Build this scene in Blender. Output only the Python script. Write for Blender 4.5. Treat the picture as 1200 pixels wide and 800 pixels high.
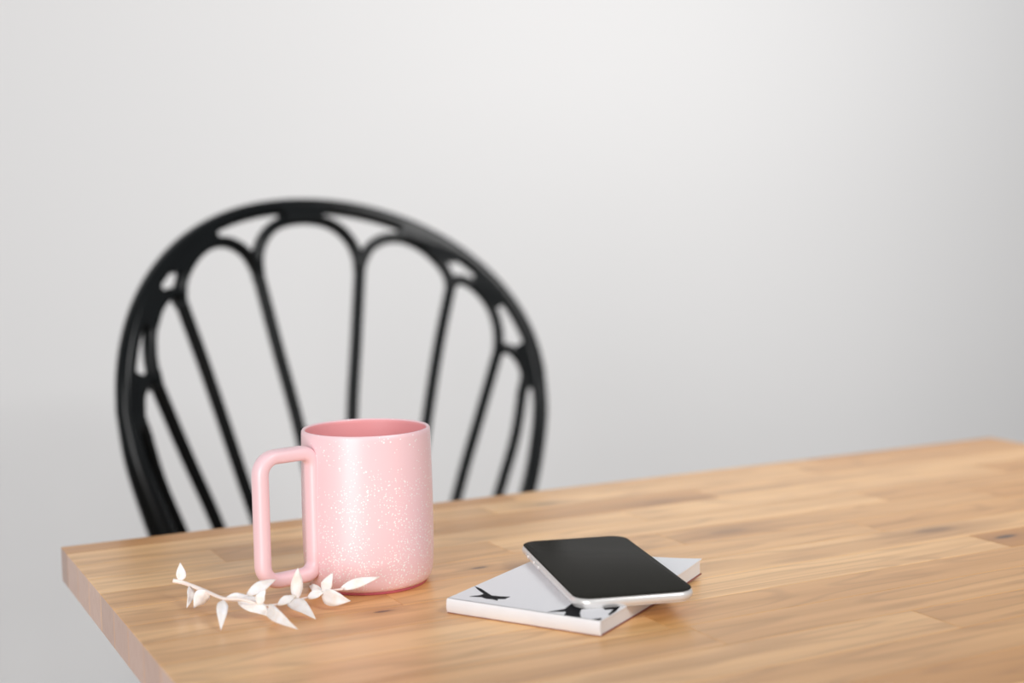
import bpy, bmesh, math, random
from mathutils import Vector, Matrix
for o in list(bpy.data.objects): bpy.data.objects.remove(o)
S = bpy.context.scene
COL = S.collection
TZ = 0.75                                  # table top height
V = Vector

# ------------------------------------------------------------------ camera
cd = bpy.data.cameras.new('camera'); cam = bpy.data.objects.new('camera', cd); COL.objects.link(cam)
cr = V((0.88848956, -0.45860765, -0.01628888)); cu = V((0.05460777, 0.07041826, 0.99602172)); cf = V((0.45563614, 0.88584440, -0.08760943))
m = Matrix((cr, cu, -cf)).transposed().to_4x4(); m.translation = V((-0.16225, -1.05436, TZ + 0.23684))
cam.matrix_world = m
cd.sensor_width = 36; cd.lens = 1620.64 / 1200 * 36; cd.clip_start = 0.02
cd.dof.use_dof = True; cd.dof.focus_distance = 0.885; cd.dof.aperture_fstop = 3.4; cd.dof.aperture_blades = 0
S.camera = cam

# ------------------------------------------------------------------ world, lights, exposure
W = bpy.data.worlds.new('world'); S.world = W; W.use_nodes = True
bg = W.node_tree.nodes['Background']; bg.inputs[0].default_value = (0.93, 0.96, 1.0, 1); bg.inputs[1].default_value = 0.38

def area_light(name, loc, target, sx, sy, power, color, spread=180):
    ld = bpy.data.lights.new(name, 'AREA'); ld.shape = 'RECTANGLE'; ld.size = sx; ld.size_y = sy
    ld.energy = power; ld.color = color; ld.spread = math.radians(spread)
    o = bpy.data.objects.new(name, ld); COL.objects.link(o); o.location = loc
    o.rotation_euler = (V(target) - V(loc)).to_track_quat('-Z', 'Y').to_euler()
    return o
area_light('window_light', (-2.2, -2.3, 1.22), (0.3, 0.1, 0.95), 1.5, 2.2, 82, (1.0, 0.985, 0.98))
area_light('wall_fill_light', (1.2, -1.9, 2.5), (1.35, 1.2, 1.15), 1.0, 1.0, 21, (1.0, 0.99, 0.98), 85)  # added fill aimed at the back wall, no such lamp is known
S.view_settings.view_transform = 'Standard'; S.view_settings.look = 'None'
S.view_settings.gamma = 1; S.view_settings.use_curve_mapping = False
S.view_settings.exposure = 0.0

# ------------------------------------------------------------------ helpers
def lin(c):
    return tuple(((v/255)/12.92 if v/255 <= .04045 else ((v/255+.055)/1.055)**2.4) for v in c) + (1,)

def material(name, color, rough=.5, metal=0, spec=.5, coat=0):
    mt = bpy.data.materials.new(name); mt.use_nodes = True
    b = mt.node_tree.nodes['Principled BSDF']
    b.inputs['Base Color'].default_value = lin(color); b.inputs['Roughness'].default_value = rough
    b.inputs['Metallic'].default_value = metal; b.inputs['Specular IOR Level'].default_value = spec
    b.inputs['Coat Weight'].default_value = coat
    return mt

def coat_rough(m, v): m.node_tree.nodes['Principled BSDF'].inputs['Coat Roughness'].default_value = v

class NT:
    def __init__(s, mt): s.t = mt.node_tree; s.b = s.t.nodes['Principled BSDF']
    def n(s, kind, **kw):
        x = s.t.nodes.new(kind)
        for k, v in kw.items(): setattr(x, k, v)
        return x
    def link(s, a, b): s.t.links.new(a, b)
    def set(s, sock, v):
        if hasattr(v, 'is_output'): s.link(v, sock)
        else: sock.default_value = v
    def math(s, op, a, b=0.0, clamp=False):
        x = s.n('ShaderNodeMath', operation=op); x.use_clamp = clamp
        s.set(x.inputs[0], a); s.set(x.inputs[1], b); return x.outputs[0]
    def mix(s, f, a, b):
        x = s.n('ShaderNodeMix', data_type='RGBA'); s.set(x.inputs[0], f); s.set(x.inputs[6], a); s.set(x.inputs[7], b); return x.outputs[2]
    def ramp(s, f, lo, hi):
        x = s.n('ShaderNodeMapRange'); x.interpolation_type = 'SMOOTHSTEP'; s.set(x.inputs[0], f)
        x.inputs[1].default_value = lo; x.inputs[2].default_value = hi; return x.outputs[0]
    def noise(s, vec, scale, detail=3, rough=.5, dist=0):
        x = s.n('ShaderNodeTexNoise'); s.link(vec, x.inputs['Vector']); x.inputs['Scale'].default_value = scale
        x.inputs['Detail'].default_value = detail; x.inputs['Roughness'].default_value = rough; x.inputs['Distortion'].default_value = dist
        return x.outputs[0]
    def scale(s, vec, v):
        x = s.n('ShaderNodeVectorMath', operation='MULTIPLY'); s.link(vec, x.inputs[0]); x.inputs[1].default_value = v; return x.outputs[0]
    def bump(s, h, strength, dist):
        x = s.n('ShaderNodeBump'); s.link(h, x.inputs['Height']); x.inputs['Strength'].default_value = strength; x.inputs['Distance'].default_value = dist
        s.link(x.outputs[0], s.b.inputs['Normal'])

def mesh_obj(name, verts, faces, mat, parent=None, smooth=True, loc=None):
    me = bpy.data.meshes.new(name); me.from_pydata([tuple(v) for v in verts], [], faces); me.update()
    bm = bmesh.new(); bm.from_mesh(me); bmesh.ops.recalc_face_normals(bm, faces=bm.faces); bm.to_mesh(me); bm.free()
    o = bpy.data.objects.new(name, me); COL.objects.link(o)
    if mat: me.materials.append(mat)
    if parent: o.parent = parent
    if smooth:
        for p in me.polygons: p.use_smooth = True
    if loc: o.location = loc
    return o

def bm_obj(name, bm, mat, parent=None, smooth=False, loc=None):
    bmesh.ops.recalc_face_normals(bm, faces=bm.faces)
    me = bpy.data.meshes.new(name); bm.to_mesh(me); bm.free(); me.materials.append(mat)
    o = bpy.data.objects.new(name, me); COL.objects.link(o)
    if parent: o.parent = parent
    if smooth:
        for p in me.polygons: p.use_smooth = True
    if loc: o.location = loc
    return o

def auto_smooth(o, ang=35):
    me = o.data
    for p in me.polygons: p.use_smooth = True
    bm = bmesh.new(); bm.from_mesh(me)
    for e in bm.edges:
        if len(e.link_faces) == 2 and e.calc_face_angle(0) > math.radians(ang): e.smooth = False
    bm.to_mesh(me); bm.free()

def box_bm(sx, sy, sz, bev=0, seg=1):
    bm = bmesh.new(); bmesh.ops.create_cube(bm, size=1)
    bmesh.ops.scale(bm, vec=(sx, sy, sz), verts=bm.verts)
    if bev: bmesh.ops.bevel(bm, geom=bm.edges[:], offset=bev, segments=seg, affect='EDGES', profile=.5)
    return bm

def thing(name, label, cat, loc=(0, 0, 0), rz=0, group=None):
    o = bpy.data.objects.new(name, None); COL.objects.link(o); o.location = loc; o.rotation_euler = (0, 0, rz)
    o.empty_display_size = .05; o['label'] = label; o['category'] = cat
    if group: o['group'] = group
    return o

def resample(pts, n):
    """Catmull-Rom through pts, n samples evenly by length"""
    P = [V(p) for p in pts]; P = [2*P[0]-P[1]] + P + [2*P[-1]-P[-2]]; d = []
    for i in range(1, len(P)-2):
        for k in range(24):
            t = k/24; a, b, c, e = P[i-1], P[i], P[i+1], P[i+2]
            d.append(.5*((2*b)+(c-a)*t+(2*a-5*b+4*c-e)*t*t+(3*b-a-3*c+e)*t**3))
    d.append(P[-2]); L = [0]
    for i in range(1, len(d)): L.append(L[-1]+(d[i]-d[i-1]).length)
    out = []; j = 0
    for k in range(n):
        t = L[-1]*k/(n-1)
        while j < len(L)-2 and L[j+1] < t: j += 1
        f = (t-L[j])/max(L[j+1]-L[j], 1e-9); out.append(d[j].lerp(d[j+1], min(max(f, 0), 1)))
    return out

def sweep(path, a, b, nrm=None, seg=14, power=2.0, closed=False, taper=None):
    """superellipse section: half-width a across (in T x N), b along the given normal"""
    n = len(path); vs = []; fs = []; N = None
    for i, p in enumerate(path):
        if closed: T = (path[(i+1) % n]-path[i-1]).normalized()
        else: T = (path[min(i+1, n-1)]-path[max(i-1, 0)]).normalized()
        base = nrm(p) if nrm else (N if N else (V((0, 0, 1)) if abs(T.z) < .9 else V((0, 1, 0))))
        N = (base-T*base.dot(T)).normalized(); B = T.cross(N)
        s = taper(i/(n-1)) if taper else 1
        for k in range(seg):
            t = 2*math.pi*k/seg; c, q = math.cos(t), math.sin(t)
            vs.append(p + B*(a*s*math.copysign(abs(c)**(2/power), c)) + N*((b(p) if callable(b) else b)*s*math.copysign(abs(q)**(2/power), q)))
    R = n if closed else n-1
    for i in range(R):
        for k in range(seg):
            j = (i+1) % n
            fs.append((i*seg+k, i*seg+(k+1) % seg, j*seg+(k+1) % seg, j*seg+k))
    if not closed:
        fs.append(tuple(range(seg))[::-1]); fs.append(tuple((n-1)*seg+k for k in range(seg)))
    return vs, fs

# ------------------------------------------------------------------ materials
M = {}
M['wall'] = material('wall_paint', (213, 213, 213), .9, spec=.2)
n = NT(M['wall']); tc = n.n('ShaderNodeTexCoord'); n.bump(n.noise(tc.outputs['Object'], 260, 4), .12, .0006)
M['floor'] = material('floor_boards', (186, 180, 176), .5)
n = NT(M['floor']); tc = n.n('ShaderNodeTexCoord')
g = n.noise(n.scale(tc.outputs['Object'], (2, 40, 1)), 1.5, 5)
n.link(n.mix(n.ramp(g, .3, .7), lin((112, 98, 88)), lin((140, 124, 112))), n.b.inputs['Base Color'])

# wood: per-stave tone and knot come from custom properties of each stave
M['wood'] = material('varnished_beech', (200, 155, 105), .34, spec=.5, coat=.2)
coat_rough(M['wood'], .24)
n = NT(M['wood']); tc = n.n('ShaderNodeTexCoord')
at = n.n('ShaderNodeAttribute', attribute_type='OBJECT', attribute_name='tone')
tone = at.outputs['Fac']
off = n.n('ShaderNodeCombineXYZ'); n.link(n.math('MULTIPLY', tone, 37.3), off.inputs[0]); n.link(n.math('MULTIPLY', tone, 91.7), off.inputs[1])
ad = n.n('ShaderNodeVectorMath', operation='ADD'); n.link(tc.outputs['Object'], ad.inputs[0]); n.link(off.outputs[0], ad.inputs[1])
P0 = ad.outputs[0]
band = n.noise(n.scale(P0, (3, 55, 8)), 1, 2, .5, .3)            # broad figure
fine = n.noise(n.scale(P0, (14, 700, 60)), 1, 4, .6)              # fibres
figure = n.noise(n.scale(P0, (3, 24, 5)), 1, 2, .5)               # contours for cathedral grain
rings = n.math('PINGPONG', n.math('MULTIPLY', figure, 16), 1)
light_c = n.mix(n.ramp(tone, 0, 1), lin((206, 142, 68)), lin((255, 205, 142)))
c1 = n.mix(n.math('MULTIPLY', n.ramp(band, .3, .75), .55), light_c, lin((186, 126, 62)))
c2 = n.mix(n.math('MULTIPLY', n.ramp(rings, .55, 1.0), .27), c1, lin((156, 102, 48)))
c3 = n.mix(n.math('MULTIPLY', n.ramp(fine, .45, .8), .15), c2, lin((160, 106, 52)))
# knot: ellipse round (knot_x, knot_y) in the stave's own space
kx = n.n('ShaderNodeAttribute', attribute_type='OBJECT', attribute_name='knot_x').outputs['Fac']
ky = n.n('ShaderNodeAttribute', attribute_type='OBJECT', attribute_name='knot_y').outputs['Fac']
ks = n.n('ShaderNodeAttribute', attribute_type='OBJECT', attribute_name='knot_size').outputs['Fac']
kd = n.n('ShaderNodeAttribute', attribute_type='OBJECT', attribute_name='knot_dark').outputs['Fac']
sp = n.n('ShaderNodeSeparateXYZ'); n.link(tc.outputs['Object'], sp.inputs[0])
wob = n.math('MULTIPLY', n.math('SUBTRACT', n.noise(n.scale(tc.outputs['Object'], (60, 200, 60)), 1, 2), .5), .012)
dx = n.math('MULTIPLY', n.math('SUBTRACT', n.math('ADD', sp.outputs[0], wob), kx), .33); dy = n.math('SUBTRACT', sp.outputs[1], ky)
dd = n.math('SQRT', n.math('ADD', n.math('MULTIPLY', dx, dx), n.math('MULTIPLY', dy, dy)))
rel = n.math('DIVIDE', dd, n.math('MAXIMUM', ks, .00001))
halo = n.math('MULTIPLY', n.math('SUBTRACT', 1, n.ramp(rel, .6, 3.2), True), .45)
core = n.math('MULTIPLY', n.math('SUBTRACT', 1, n.ramp(rel, .35, 1.0), True), kd)
c4 = n.mix(halo, c3, lin((158, 104, 52))); c5 = n.mix(core, c4, lin((66, 42, 24)))
# end grain on faces that look along the stave
gm = n.n('ShaderNodeNewGeometry'); sn = n.n('ShaderNodeSeparateXYZ'); n.link(gm.outputs['Normal'], sn.inputs[0])
endf = n.ramp(n.math('ABSOLUTE', sn.outputs[0]), .75, .95)
eg = n.noise(n.scale(P0, (1, 300, 120)), 1, 3)
endc = n.mix(n.ramp(tone, 0, 1), lin((168, 136, 120)), lin((206, 172, 154)))
endc = n.mix(n.math('MULTIPLY', n.ramp(eg, .4, .7), .25), endc, lin((168, 120, 92)))
n.link(n.mix(endf, c5, endc), n.b.inputs['Base Color'])
n.bump(fine, .06, .0004)

M['pink'] = material('pink_glaze', (245, 206, 211), .40, spec=.5, coat=.6)
M['pink_speckled'] = material('speckled_pink_glaze', (245, 206, 211), .40, spec=.5, coat=.6)
n = NT(M['pink_speckled']); tc = n.n('ShaderNodeTexCoord'); sp = n.n('ShaderNodeSeparateXYZ'); n.link(tc.outputs['Object'], sp.inputs[0])
dens = n.math('SUBTRACT', 1, n.ramp(sp.outputs[2], .02, .105), True)
dens = n.math('ADD', n.math('MULTIPLY', dens, .9), .20)
dens = n.math('MULTIPLY', dens, n.ramp(n.noise(tc.outputs['Object'], 60, 2), .3, .62))
def specks(scale, lo, hi):
    v = n.n('ShaderNodeTexVoronoi'); n.link(tc.outputs['Object'], v.inputs['Vector']); v.inputs['Scale'].default_value = scale
    cs = n.n('ShaderNodeSeparateColor'); n.link(v.outputs['Color'], cs.inputs[0])
    pick = n.math('LESS_THAN', cs.outputs[0], dens)
    size = n.math('ADD', n.math('MULTIPLY', cs.outputs[1], hi-lo), lo)
    e = n.math('DIVIDE', n.math('SUBTRACT', size, v.outputs['Distance']), .08, True)
    return n.math('MULTIPLY', e, pick)
k = n.math('MAXIMUM', specks(700, .22, .40), specks(430, .14, .33))
n.link(n.mix(k, lin((245, 206, 211)), lin((253, 246, 245))), n.b.inputs['Base Color'])
coat_rough(M['pink'], .37); coat_rough(M['pink_speckled'], .37)
M['pink_bounce'] = material('pink_glaze_bounce', (240, 166, 168), .45, spec=.3)  # same glaze, with the pink interreflection inside the mug put into its colour
M['foot'] = material('mug_foot_clay', (196, 96, 108), .7)
M['black'] = material('black_lacquer', (3, 6, 7), .26, spec=.26)
M['leaf'] = material('bleached_leaf', (246, 238, 230), .7, spec=.3)
n = NT(M['leaf']); n.b.inputs['Subsurface Weight'].default_value = .25; n.b.inputs['Subsurface Radius'].default_value = (.004, .003, .002); n.b.inputs['Subsurface Scale'].default_value = .5
tc = n.n('ShaderNodeTexCoord'); f = n.noise(tc.outputs['Object'], 160, 3)
n.link(n.mix(n.ramp(f, .35, .75), lin((255, 252, 249)), lin((247, 238, 229))), n.b.inputs['Base Color'])
M['stem'] = material('bleached_stem', (248, 234, 226), .7)
M['screen'] = material('phone_glass', (46, 45, 41), .25, spec=.004)
M['phone'] = material('phone_frame', (232, 230, 228), .28, metal=.35)
M['phone_back'] = material('phone_back_glass', (236, 234, 232), .2)
M['cover'] = material('white_card_cover', (240, 240, 243), .5, spec=.3)
M['page'] = material('paper_edges', (232, 228, 226), .9)
n = NT(M['page']); tc = n.n('ShaderNodeTexCoord'); n.bump(n.noise(n.scale(tc.outputs['Object'], (1, 1, 4000)), 1, 2), .3, .0003)
M['ink'] = material('black_ink', (10, 8, 16), .6, spec=.1)
M['contact_shade'] = material('brown_contact_shade', (150, 96, 84), .7)  # brown paints in contact shade and wood bounce at the notebook's base
M['seat'] = material('black_seat', (24, 25, 26), .6)

# ------------------------------------------------------------------ setting
def struct(o): o['kind'] = 'structure'; return o
struct(bm_obj('wall_back', box_bm(8, .1, 2.7), M['wall'], loc=(.8, 1.25, 1.35)))
struct(bm_obj('floor', box_bm(8, 6, .1), M['floor'], loc=(.8, -1.8, -.05)))
bb = box_bm(8, .014, .09, .003, 2)
struct(bm_obj('baseboard_back', bb, M['wall'], loc=(.8, 1.193, .045)))

# ------------------------------------------------------------------ table of glued staves
TL, TD, TT = .9448, .76, .0254
table = thing('table', 'varnished light wooden table with butcher-block top under the pink mug', 'table', (0, 0, 0))
random.seed(11)
edges = [0, .026] + [.026+.0415*k for k in range(1, 17)] + [TD]
fixed = {1: [.33, .66], 2: [.0946, .52], 7: [.21, .75], 8: [.25, .592], 3: [.42, .81], 4: [.28, .63], 5: [.40, .72], 6: [.16, .55], 0: [.37, .7]}
tones = {(0, 0): .15, (0, 1): .6, (0, 2): .3, (1, 0): .72, (1, 1): .95, (1, 2): .45, (2, 0): .80, (2, 1): .35, (2, 2): .8, (3, 0): .95, (3, 1): .9, (3, 2): .35,
         (4, 0): .55, (4, 1): .85, (4, 2): .5, (5, 0): .62, (5, 1): .55, (5, 2): .35, (6, 0): .7, (6, 1): .6, (6, 2): .45, (7, 0): .58, (7, 1): .78, (7, 2): .25,
         (8, 0): .82, (8, 1): .92, (8, 2): .12, (9, 1): .45, (10, 1): .5}
knots = [(.1442, -.2816, .0026, .95), (.2411, -.2162, .0028, .8), (.3827, -.0525, .005, .35), (.468, -.0972, .007, .2), (.452, -.214, .008, .3), (.612, -.333, .0050, .9), (.585, -.29, .009, .4)]
for r in range(len(edges)-1):
    y0, y1 = edges[r], edges[r+1]
    cuts = fixed.get(r)
    if cuts is None:
        a = random.uniform(.15, .42); cuts = [a, a+random.uniform(.28, .42)]
    xs = [0]+cuts+[TL]
    for c in range(len(xs)-1):
        x0, x1 = xs[c], xs[c+1]
        bm = box_bm(x1-x0, y1-y0, TT, .00035, 1)
        cx, cy = (x0+x1)/2, -(y0+y1)/2
        o = bm_obj('stave', bm, M['wood'], table, loc=(cx, cy, TZ-TT/2))
        o['tone'] = float(tones.get((r, c), random.uniform(.25, .85)))
        o['knot_x'] = 9.0; o['knot_y'] = 9.0; o['knot_size'] = .001; o['knot_dark'] = 0.0
        for (kx_, ky_, s_, d_) in knots:
            if x0 <= kx_ <= x1 and y0 <= -ky_ <= y1:
                o['knot_x'] = kx_-cx; o['knot_y'] = ky_-cy; o['knot_size'] = s_; o['knot_dark'] = d_
def plain(o, tone=.5):
    o['tone'] = tone; o['knot_x'] = 9.0; o['knot_y'] = 9.0; o['knot_size'] = .001; o['knot_dark'] = 0.0; return o
for (x, y) in ((.26, -.2), (TL-.2, -.2), (.26, -TD+.12), (TL-.2, -TD+.12)):
    plain(bm_obj('leg', box_bm(.05, .05, TZ-TT, .003, 2), M['wood'], table, loc=(x, y, (TZ-TT)/2)))
for y in (-.2, -TD+.12):
    plain(bm_obj('apron', box_bm(TL-.46-.05, .02, .06, .002), M['wood'], table, loc=((.26+TL-.2)/2, y, TZ-TT-.0305)))

# ------------------------------------------------------------------ chair
CH = V((.3683, .45)); CYAW = .169; K = 1.0785; LEAN = .174
chair = thing('chair', 'black chair with rounded fan-pattern back standing behind the wooden table', 'chair', (CH.x, CH.y, 0), CYAW)
ZB = -.30                                     # seat level relative to the table top
def surf(s, z, d=0):
    """point of the curved back: s across, z above table top, d behind the surface"""
    k = K*min(1, max(0, (z-ZB)/.18)*.6+.4)
    y = -k*s*s + LEAN*z; nn = V((2*k*s, 1, -LEAN)).normalized()
    return V((s, y, z+TZ)) + nn*d
def sn_(p): return V((2*K*p.x, 1, -LEAN)).normalized()
# outer frame
arch = []
for k in range(0, 61):
    t = math.pi*(k/60); s = math.cos(t); c = math.sin(t)
    if s or c: arch.append((.2605*math.copysign(abs(s)**(2/2.11), s), .045+.2115*abs(c)**(2/2.11)))
low = [(.2575, .0), (.2435, -.06), (.223, -.12), (.203, -.19), (.180, -.26), (.165, -.315)]
outl = [(-s, z) for s, z in low[::-1]] + [(s, z) for s, z in arch[::-1]] + low
low_f = lambda z: min(1, max(0, (.04-z)/.12))
path = resample([surf(s, z, .001-.009*low_f(z)) for s, z in outl], 150)
vs, fs = sweep(path, .0092, lambda p: .0098+.0062*low_f(p.z-TZ), sn_, seg=18, power=2.6)
mesh_obj('outer_frame', vs, fs, M['black'], chair)
# spindles: (top s,z) -> foot
rb = .0068
def tube(name, pts, a=rb, b=None, n_=40, mat='black', seg=12, taper=None, power=2.2):
    p = resample([surf(s, z) for s, z in pts], n_)
    vs, fs = sweep(p, a, b or a*1.15, sn_, seg=seg, power=power, taper=taper)
    return mesh_obj(name, vs, fs, M[mat], chair)
for sg in (-1, 1):
    for pts in ([(.0675, .187), (.052, .10), (.034, 0), (.022, -.12), (.018, -.30)],
                [(.1765, .164), (.150, .080), (.117, -.04), (.088, -.15), (.060, -.30)],
                [(.221, .080), (.190, 0), (.158, -.08), (.128, -.17), (.104, -.30)],
                [(.243, .034), (.228, -.025), (.205, -.085), (.174, -.17), (.142, -.30)]):
        tube('spindle', [(sg*s, z) for s, z in pts])
    # loops between neighbouring spindles
    tube('loop_arch', [(sg*s, z) for s, z in [(.0655, .178), (.071, .192), (.083, .2075), (.1015, .2165), (.1235, .2165), (.145, .2065), (.162, .190), (.172, .173), (.1745, .155)]], n_=36)
    tube('loop_arch', [(sg*s, z) for s, z in [(.174, .157), (.181, .1645), (.190, .164), (.200, .158), (.211, .145), (.219, .128), (.2225, .108), (.222, .090), (.2195, .075)]], n_=30)
    tube('loop_arch', [(sg*s, z) for s, z in [(.219, .076), (.227, .0805), (.236, .0765), (.2435, .065), (.247, .050), (.2445, .037), (.239, .020)]], n_=24)
tube('loop_arch', [(s, z) for s, z in [(-.065, .180), (-.066, .193), (-.060, .212), (-.047, .228), (-.028, .238), (0, .2415), (.028, .238), (.047, .228), (.060, .212), (.066, .193), (.065, .180)]], n_=44)
# solid webs where loops meet the outer frame, and small webs at the forks
def web(poly, t0=-.0085, t1=.0105, name='web'):
    c = [surf(s, z, t0) for s, z in poly]; d = [surf(s, z, t1) for s, z in poly]; k = len(poly)
    fs = [tuple(range(k)), tuple(range(k, 2*k))[::-1]]+[(i, (i+1) % k, k+(i+1) % k, k+i) for i in range(k)]
    o = mesh_obj(name, c+d, fs, M['black'], chair, smooth=False); return o
web([(-.036, .2545), (.036, .2545), (.026, .2465), (.021, .2385), (-.021, .2385), (-.026, .2465)])
for sg in (-1, 1):
    for poly in ([(.123, .237), (.192, .195), (.186, .186), (.170, .186), (.160, .190), (.145, .205), (.128, .2135), (.119, .222)],
                 [(.209, .178), (.235, .142), (.228, .131), (.217, .128), (.208, .145), (.198, .157), (.199, .164)],
                 [(.252, .090), (.258, .035), (.251, .030), (.245, .046), (.243, .064), (.236, .076), (.240, .083)],
                 [(.062, .196), (.075, .196), (.069, .183), (.067, .172), (.065, .172), (.064, .183)],
                 [(.170, .172), (.182, .165), (.178, .159), (.174, .150), (.172, .150), (.172, .160)],
                 [(.219, .088), (.229, .081), (.223, .075), (.218, .067), (.216, .068), (.217, .076)]):
        web([(sg*s, z) for s, z in poly])
# seat, rails and legs (below the table top, hidden from the photograph's camera)
zs = .45
ring = [V((.215*math.cos(t)*(1 if math.sin(t) < 0 else .92), -.235+.215*math.sin(t), 0)) for t in [2*math.pi*i/40 for i in range(40)]]
vs = []; prof = [(0.0, -.018), (.97, -.018), (1.0, -.010), (1.0, .008), (.97, .017), (.80, .014), (.0, .006)]
for f_, z_ in prof[1:-1]:
    vs += [V((p.x*f_, (p.y+.235)*f_-.235, zs+z_)) for p in ring]
fs = [(i*40+k, i*40+(k+1) % 40, (i+1)*40+(k+1) % 40, (i+1)*40+k) for i in range(4) for k in range(40)]
vs += [V((0, -.235, zs-.018)), V((0, -.235, zs+.006))]
fs += [(200, (k+1) % 40, k) for k in range(40)] + [(201, 160+k, 160+(k+1) % 40) for k in range(40)]
mesh_obj('seat', vs, fs, M['seat'], chair)
rr = resample([surf(s, -.292) for s in (-.165, -.11, -.055, 0, .055, .11, .165)], 30)
vs, fs = sweep(rr, .013, .012, None, seg=12); mesh_obj('seat_rail', vs, fs, M['black'], chair)
for sx, y0, y1, spread in ((-.150, -.075, .0, .02), (.150, -.075, .0, .02), (-.165, -.36, -.39, .02), (.165, -.36, -.39, .02)):
    pth = resample([V((sx, y0, zs-.005)), V((sx*1.05, (y0+y1)/2, zs/2)), V((sx*1.14, y1, 0))], 16)
    vs, fs = sweep(pth, .014, .014, None, seg=12, taper=lambda t: 1-.25*t); mesh_obj('leg', vs, fs, M['black'], chair)

# ------------------------------------------------------------------ mug
MX, MY = .16367, -.20833
mug = thing('mug', 'matte pink ceramic mug with white speckles and squared handle', 'mug', (MX, MY, TZ))
prof = [(0, .0016), (.0375, .0016), (.0393, .0023), (.0408, .0042), (.0418, .0072), (.0425, .0120), (.0430, .022), (.0431, .035), (.0431, .05), (.0430, .065), (.0427, .08),
        (.0424, .092), (.04225, .0995), (.0421, .1016), (.0414, .1026), (.0404, .1026), (.0397, .1018), (.0394, .1), (.0393, .08), (.0393, .03), (.0388, .012), (.036, .0065), (.030, .0045), (0, .0042)]
def lathe(name, prof, mat, parent, seg=96, smooth=True):
    vs = []; fs = []
    rings = []
    for r, z in prof:
        if r == 0: rings.append([len(vs)]); vs.append(V((0, 0, z)))
        else:
            rings.append(list(range(len(vs), len(vs)+seg)))
            vs += [V((r*math.cos(2*math.pi*k/seg), r*math.sin(2*math.pi*k/seg), z)) for k in range(seg)]
    for a, b in zip(rings, rings[1:]):
        for k in range(seg):
            j = (k+1) % seg
            if len(a) == 1: fs.append((a[0], b[k], b[j]))
            elif len(b) == 1: fs.append((a[k], b[0], a[j]))
            else: fs.append((a[k], b[k], b[j], a[j]))
    return mesh_obj(name, vs, fs, mat, parent, smooth)
body = lathe('body', prof, M['pink_speckled'], mug)
auto_smooth(body, 50)
body.data.materials.append(M['pink_bounce'])
for p_ in body.data.polygons:
    c = p_.center
    if math.hypot(c.x, c.y) < .0400 and c.z > .003: p_.material_index = 1
lathe('foot_ring', [(.034, 0), (.0378, 0), (.0383, .0006), (.0383, .0020), (.034, .0018), (.034, 0)], M['foot'], mug)
ha = math.radians(34); lft = V((-.9332, .3595, 0)); vdir = V((.3595, .9332, 0))
hd = lft*math.cos(ha)-vdir*math.sin(ha); ht = V((-hd.y, hd.x, 0))
def loop_path(r0, r1, z0, z1, rad, seg=8):
    pts = []
    for (cx, cz, a0) in ((r1-rad, z1-rad, 0), (r0+rad*.8, z1-rad*.8, 90), (r0+rad*.8, z0+rad*.8, 180), (r1-rad, z0+rad, 270)):
        rr_ = rad if cx > (r0+r1)/2 else rad*.8
        for i in range(seg+1):
            a = math.radians(a0+90*i/seg); pts.append((cx+rr_*math.cos(a), cz+rr_*math.sin(a)))
    out = []
    for i in range(len(pts)):
        (xa, za), (xb, zb) = pts[i], pts[(i+1) % len(pts)]
        L_ = math.hypot(xb-xa, zb-za); k_ = max(1, int(L_/.004))
        for q in range(k_): out.append((xa+(xb-xa)*q/k_, za+(zb-za)*q/k_))
    return out
hp = [hd*r+V((0, 0, z)) for r, z in loop_path(.0418, .0798, .0125, .0915, .0110)]
vs, fs = sweep(hp, .0046, .0058, lambda p: ht, seg=20, power=2.7, closed=True)
mesh_obj('handle', vs, fs, M['pink'], mug)

# ------------------------------------------------------------------ notebook
NW, NL, NH = .1042, .1460, .00918
book = thing('notebook', 'white softcover notebook with black flying birds printed on cover, under the phone', 'notebook', (.17625, -.30472, TZ), -1.01187)
def warp(x, y, z):
    f = max(0, x/NW)**3*max(0, y/NL)**3
    return V((x, y, z + f*(.0024+.0014*z/NH)))
def slab(name, x0, x1, y0, y1, z0, z1, mat, nx=14, ny=18, rnd=0, groove=None):
    vs = []; fs = []
    for lay, z in enumerate((z0, z1)):
        for j in range(ny+1):
            for i in range(nx+1):
                x = x0+(x1-x0)*i/nx; y = y0+(y1-y0)*j/ny
                zz = z
                if groove and lay: zz -= groove(y)
                vs.append(warp(x, y, zz))
    w = nx+1; L_ = w*(ny+1)
    for j in range(ny):
        for i in range(nx):
            a = j*w+i; fs += [(a, a+w, a+w+1, a+1), (L_+a, L_+a+1, L_+a+w+1, L_+a+w)]
    for i in range(nx):
        fs += [(i, i+1, L_+i+1, L_+i), (ny*w+i, L_+ny*w+i, L_+ny*w+i+1, ny*w+i+1)]
    for j in range(ny):
        a = j*w; b = a+w; fs += [(a, L_+a, L_+b, b), (a+nx, b+nx, L_+b+nx, L_+a+nx)]
    return mesh_obj(name, vs, fs, mat, book, smooth=False)
slab('page_block', .0008, NW-.0008, .001, NL-.001, .0007, NH-.0006, M['page'])
slab('back_cover', 0, NW, .0004, NL, 0, .0006, M['contact_shade'])
cov = slab('front_cover', 0, NW, .0002, NL, NH-.0006, NH, M['cover'], ny=60, groove=lambda y: .00022*math.exp(-((y-.0095)/.0006)**2))
auto_smooth(cov, 40)
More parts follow.
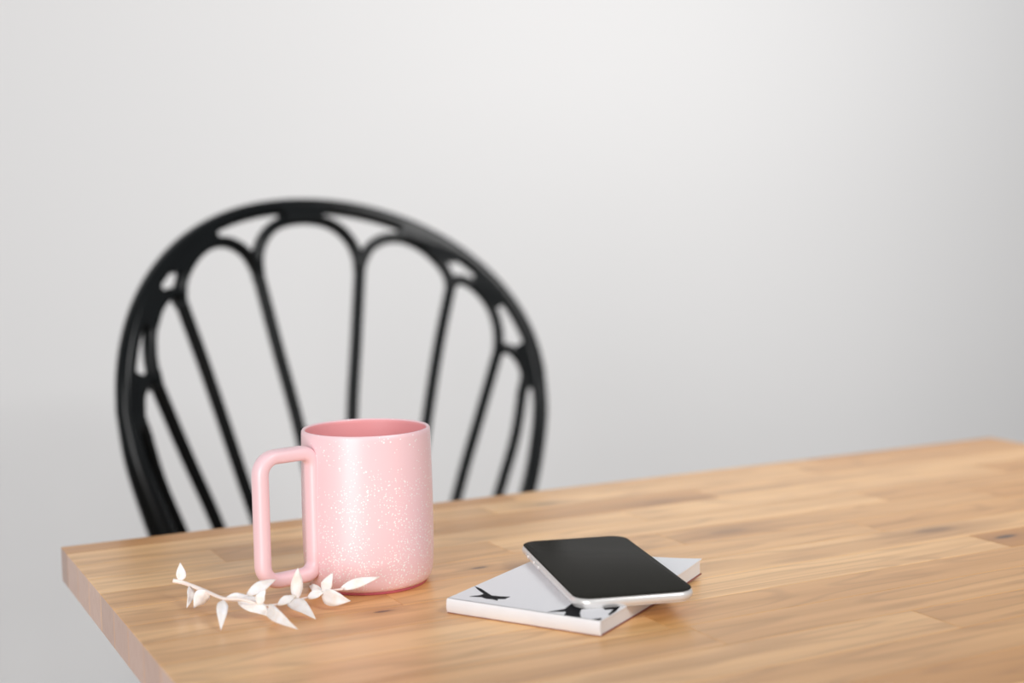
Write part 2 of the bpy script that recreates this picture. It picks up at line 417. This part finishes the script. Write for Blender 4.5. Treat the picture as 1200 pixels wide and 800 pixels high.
# spine: card wrapped round the near side, slightly bowed
vs = []; fs = []; ns = 28; arc = []
for i in range(9):
    t = i/8; arc.append((-.0011*math.sin(math.pi*t)**.6, .0006+(NH-.0006)*t))
for j in range(ns+1):
    x = NW*j/ns
    wv = .00012*math.sin(j*2.1)+.00010*math.sin(j*.9+1)
    vs += [warp(x, y+wv, z) for y, z in arc]; vs += [warp(x, .0010, z) for y, z in arc[::-1]]
for j in range(ns):
    for i in range(18):
        a = j*18+i; b = j*18+(i+1) % 18; fs.append((a, b, b+18, a+18))
fs += [tuple(range(18)), tuple(ns*18+k for k in range(18))[::-1]]
auto_smooth(mesh_obj('spine', vs, fs, M['cover'], book), 40)
birds = [[(0.0001, 0.0309), (0.0065, 0.028), (0.0147, 0.0221), (0.021, 0.0173), (0.0266, 0.0182), (0.0326, 0.0202), (0.0323, 0.0142), (0.0286, 0.0122), (0.0300, 0.0095), (0.0256, 0.0107), (0.0217, 0.0099), (0.0173, 0.0115), (0.01, 0.0097), (0.0142, 0.0146), (0.0149, 0.0182), (0.0071, 0.0242)],
 [(0.0684, 0.0018), (0.0743, 0.0122), (0.0727, 0.0241), (0.0732, 0.0308), (0.0816, 0.0258), (0.0869, 0.0279), (0.0899, 0.033), (0.0972, 0.0407), (0.1010, 0.0314), (0.1032, 0.0215), (0.1036, 0.0125), (0.1020, 0.0138), (0.1000, 0.0247), (0.0963, 0.0214), (0.0915, 0.0257), (0.0835, 0.0159), (0.086, 0.0093), (0.0911, 0.001), (0.0864, 0.0004), (0.0804, 0.0004), (0.0779, 0.0073), (0.0734, 0.005)],
 [(0.0979, 0.0004), (0.1020, 0.0063), (0.1034, 0.002), (0.1006, 0.0004)]]
for bpts in birds:
    k = len(bpts); z0, z1 = NH-.0003, NH+.00006
    vs = [V((x, y, z0)) for x, y in bpts]+[V((x, y, z1)) for x, y in bpts]
    fs = [tuple(range(k)), tuple(range(k, 2*k))[::-1]]+[(i, (i+1) % k, k+(i+1) % k, k+i) for i in range(k)]
    mesh_obj('bird_print', vs, fs, M['ink'], book, smooth=False)

# ------------------------------------------------------------------ phone
PW, PL, PH = .0757, .1509, .0071
phone = thing('smartphone', 'black-screened smartphone with pale silver frame lying across the notebook', 'phone', (.2851, -.3055, TZ+NH+.00008), -.26019)
def rrect(w, l, r, seg=10):
    out = []
    for cx, cy, a0 in ((w/2-r, l/2-r, 0), (-w/2+r, l/2-r, 90), (-w/2+r, -l/2+r, 180), (w/2-r, -l/2+r, 270)):
        for i in range(seg+1):
            a = math.radians(a0+90*i/seg); out.append((cx+r*math.cos(a), cy+r*math.sin(a)))
    return out
def stack(name, layers, r, mat, ang=40):
    vs = []; fs = []; k = 44
    for ins, z in layers: vs += [V((x, y, z)) for x, y in rrect(PW-2*ins, PL-2*ins, r-ins)]
    for i in range(len(layers)-1):
        for q in range(k): fs.append((i*k+q, i*k+(q+1) % k, (i+1)*k+(q+1) % k, (i+1)*k+q))
    fs += [tuple(range(k))[::-1], tuple((len(layers)-1)*k+q for q in range(k))]
    o = mesh_obj(name, vs, fs, mat, phone); auto_smooth(o, ang); return o
lay = []
for i in range(13):
    t = -math.pi/2+math.pi*i/12; lay.append((.0034*(1-math.cos(t)**.8), .0003+(.0062/2)*(1+math.sin(t))))
stack('frame', lay, .0122, M['phone'])
stack('screen', [(.0016, .0059), (.0009, .0065), (.0011, .0069), (.0018, .0071)], .0122, M['screen'])
stack('back_glass', [(.0030, 0), (.0018, .0002), (.0016, .0008)], .0122, M['phone_back'])
for y_, l_ in ((.048, .006), (.034, .010), (.021, .010)):
    o = bm_obj('side_button', box_bm(.0012, l_, .0024, .0005, 2), M['phone'], phone, loc=(-PW/2-.0001, y_, .0034))
bm_obj('side_button', box_bm(.0012, .016, .0024, .0005, 2), M['phone'], phone, loc=(PW/2+.0001, .032, .0034))

# ------------------------------------------------------------------ bleached sprig
BX, BY = .075, -.2545
sprig = thing('dried_sprig', 'white bleached leafy sprig lying on the table before the mug', 'dried plant', (BX, BY, TZ))
o3 = V((BX, BY, 0))
stem = [(0.0387, -0.1873, 0.012), (0.0433, -0.1906, 0.011), (0.046, -0.1993, 0.011), (0.0507, -0.2185, 0.011), (0.0534, -0.2401, 0.012), (0.0560, -0.2500, 0.0125), (0.0632, -0.2525, 0.012), (0.0701, -0.256, 0.01), (0.0772, -0.2565, 0.007), (0.0857, -0.2542, 0.006), (0.0963, -0.2516, 0.006), (0.1054, -0.2523, 0.007), (0.1127, -0.2537, 0.009), (0.1169, -0.2578, 0.011), (0.1239, -0.266, 0.013)]
vs, fs = sweep(resample([V(p)-o3 for p in stem], 90), .00115, .00115, seg=8, taper=lambda t: 1.25-.75*t)
mesh_obj('stem', vs, fs, M['stem'], sprig)
leaves = [((0.0438, -0.1885, 0.011), (0.0433, -0.1882, 0.0232), 0.006, 0), ((0.0463, -0.2, 0.01), (0.0391, -0.219, 0.002), 0.0054, 0.3), ((0.0520, -0.2225, 0.0115), (0.0428, -0.2212, 0.002), 0.0098, 0.25), ((0.0526, -0.2526, 0.013), (0.0456, -0.2726, 0.001), 0.0064, 0), ((0.055, -0.2477, 0.012), (0.0711, -0.2465, 0.011), 0.0051, 0.2), ((0.0689, -0.2451, 0.011), (0.0903, -0.2377, 0.017), 0.0068, 0.2), ((0.0632, -0.2464, 0.01), (0.0802, -0.2627, 0.001), 0.0098, 0.3), ((0.0727, -0.2588, 0.009), (0.0766, -0.2608, 0.0178), 0.0062, 0.3), ((0.079, -0.2586, 0.007), (0.0821, -0.3035, 0.004), 0.0077, -0.2), ((0.0981, -0.2527, 0.006), (0.0996, -0.2535, 0.0268), 0.0073, 0), ((0.0934, -0.2521, 0.006), (0.1014, -0.2792, 0.001), 0.0089, 0.3), ((0.0851, -0.256, 0.006), (0.0984, -0.252, 0.009), 0.0052, 0.2), ((0.1136, -0.2543, 0.009), (0.1272, -0.27, 0.006), 0.01, -0.2), ((0.1149, -0.257, 0.01), (0.1199, -0.2596, 0.0222), 0.0068, 0.2), ((0.1234, -0.2614, 0.012), (0.147, -0.2689, 0.018), 0.0058, 0.1), ((0.1149, -0.257, 0.01), (0.1125, -0.237, 0.01), 0.0042, 0), ((0.1048, -0.2542, 0.007), (0.1171, -0.2557, 0.011), 0.0052, 0.2)]
eye = V((-.16225, -1.05436, .23684))
for b_, t_, w_, tw in leaves:
    b_, t_ = V(b_), V(t_); ax = t_-b_; L_ = ax.length; ax.normalize()
    side = ax.cross((b_-eye).normalized())
    if side.length < .3: side = side.normalized()
    side.normalize(); nr = side.cross(ax).normalized()
    side = (side*math.cos(tw*1.5)+nr*math.sin(tw*1.5)).normalized(); nr = side.cross(ax).normalized()
    if nr.z < 0: nr = -nr
    nseg = 12; vs = []; fs = []; th_ = .00022
    for lay_ in (1, -1):
        for i in range(nseg+1):
            t = i/nseg
            wd = w_*.5*(math.sin(math.pi*min(1, t**.85))**.9 * (1-.35*t) * 1.22 if 0 < t < 1 else .02)
            c = b_-o3+ax*L_*t + nr*(L_*.10*math.sin(math.pi*t))
            for q in (-1, -.5, 0, .5, 1):
                vs.append(c+side*wd*q + nr*(abs(q)*wd*.28 + lay_*th_ + .0003*math.sin(t*14+q*2)))
    h = (nseg+1)*5
    for i in range(nseg):
        for q in range(4):
            a = i*5+q; fs += [(a, a+1, a+6, a+5), (h+a, h+a+5, h+a+6, h+a+1)]
        fs += [(i*5, i*5+5, h+i*5+5, h+i*5), (i*5+4, h+i*5+4, h+i*5+9, i*5+9)]
    fs += [(0, h, h+1, 1), (1, h+1, h+2, 2), (2, h+2, h+3, 3), (3, h+3, h+4, 4)]
    e = nseg*5; fs += [(e+q, e+q+1, h+e+q+1, h+e+q) for q in range(4)]
    # keep every point on or above the table top
    for v in vs: v.z = max(v.z, .0003)
    mesh_obj('leaf', vs, fs, M['leaf'], sprig)
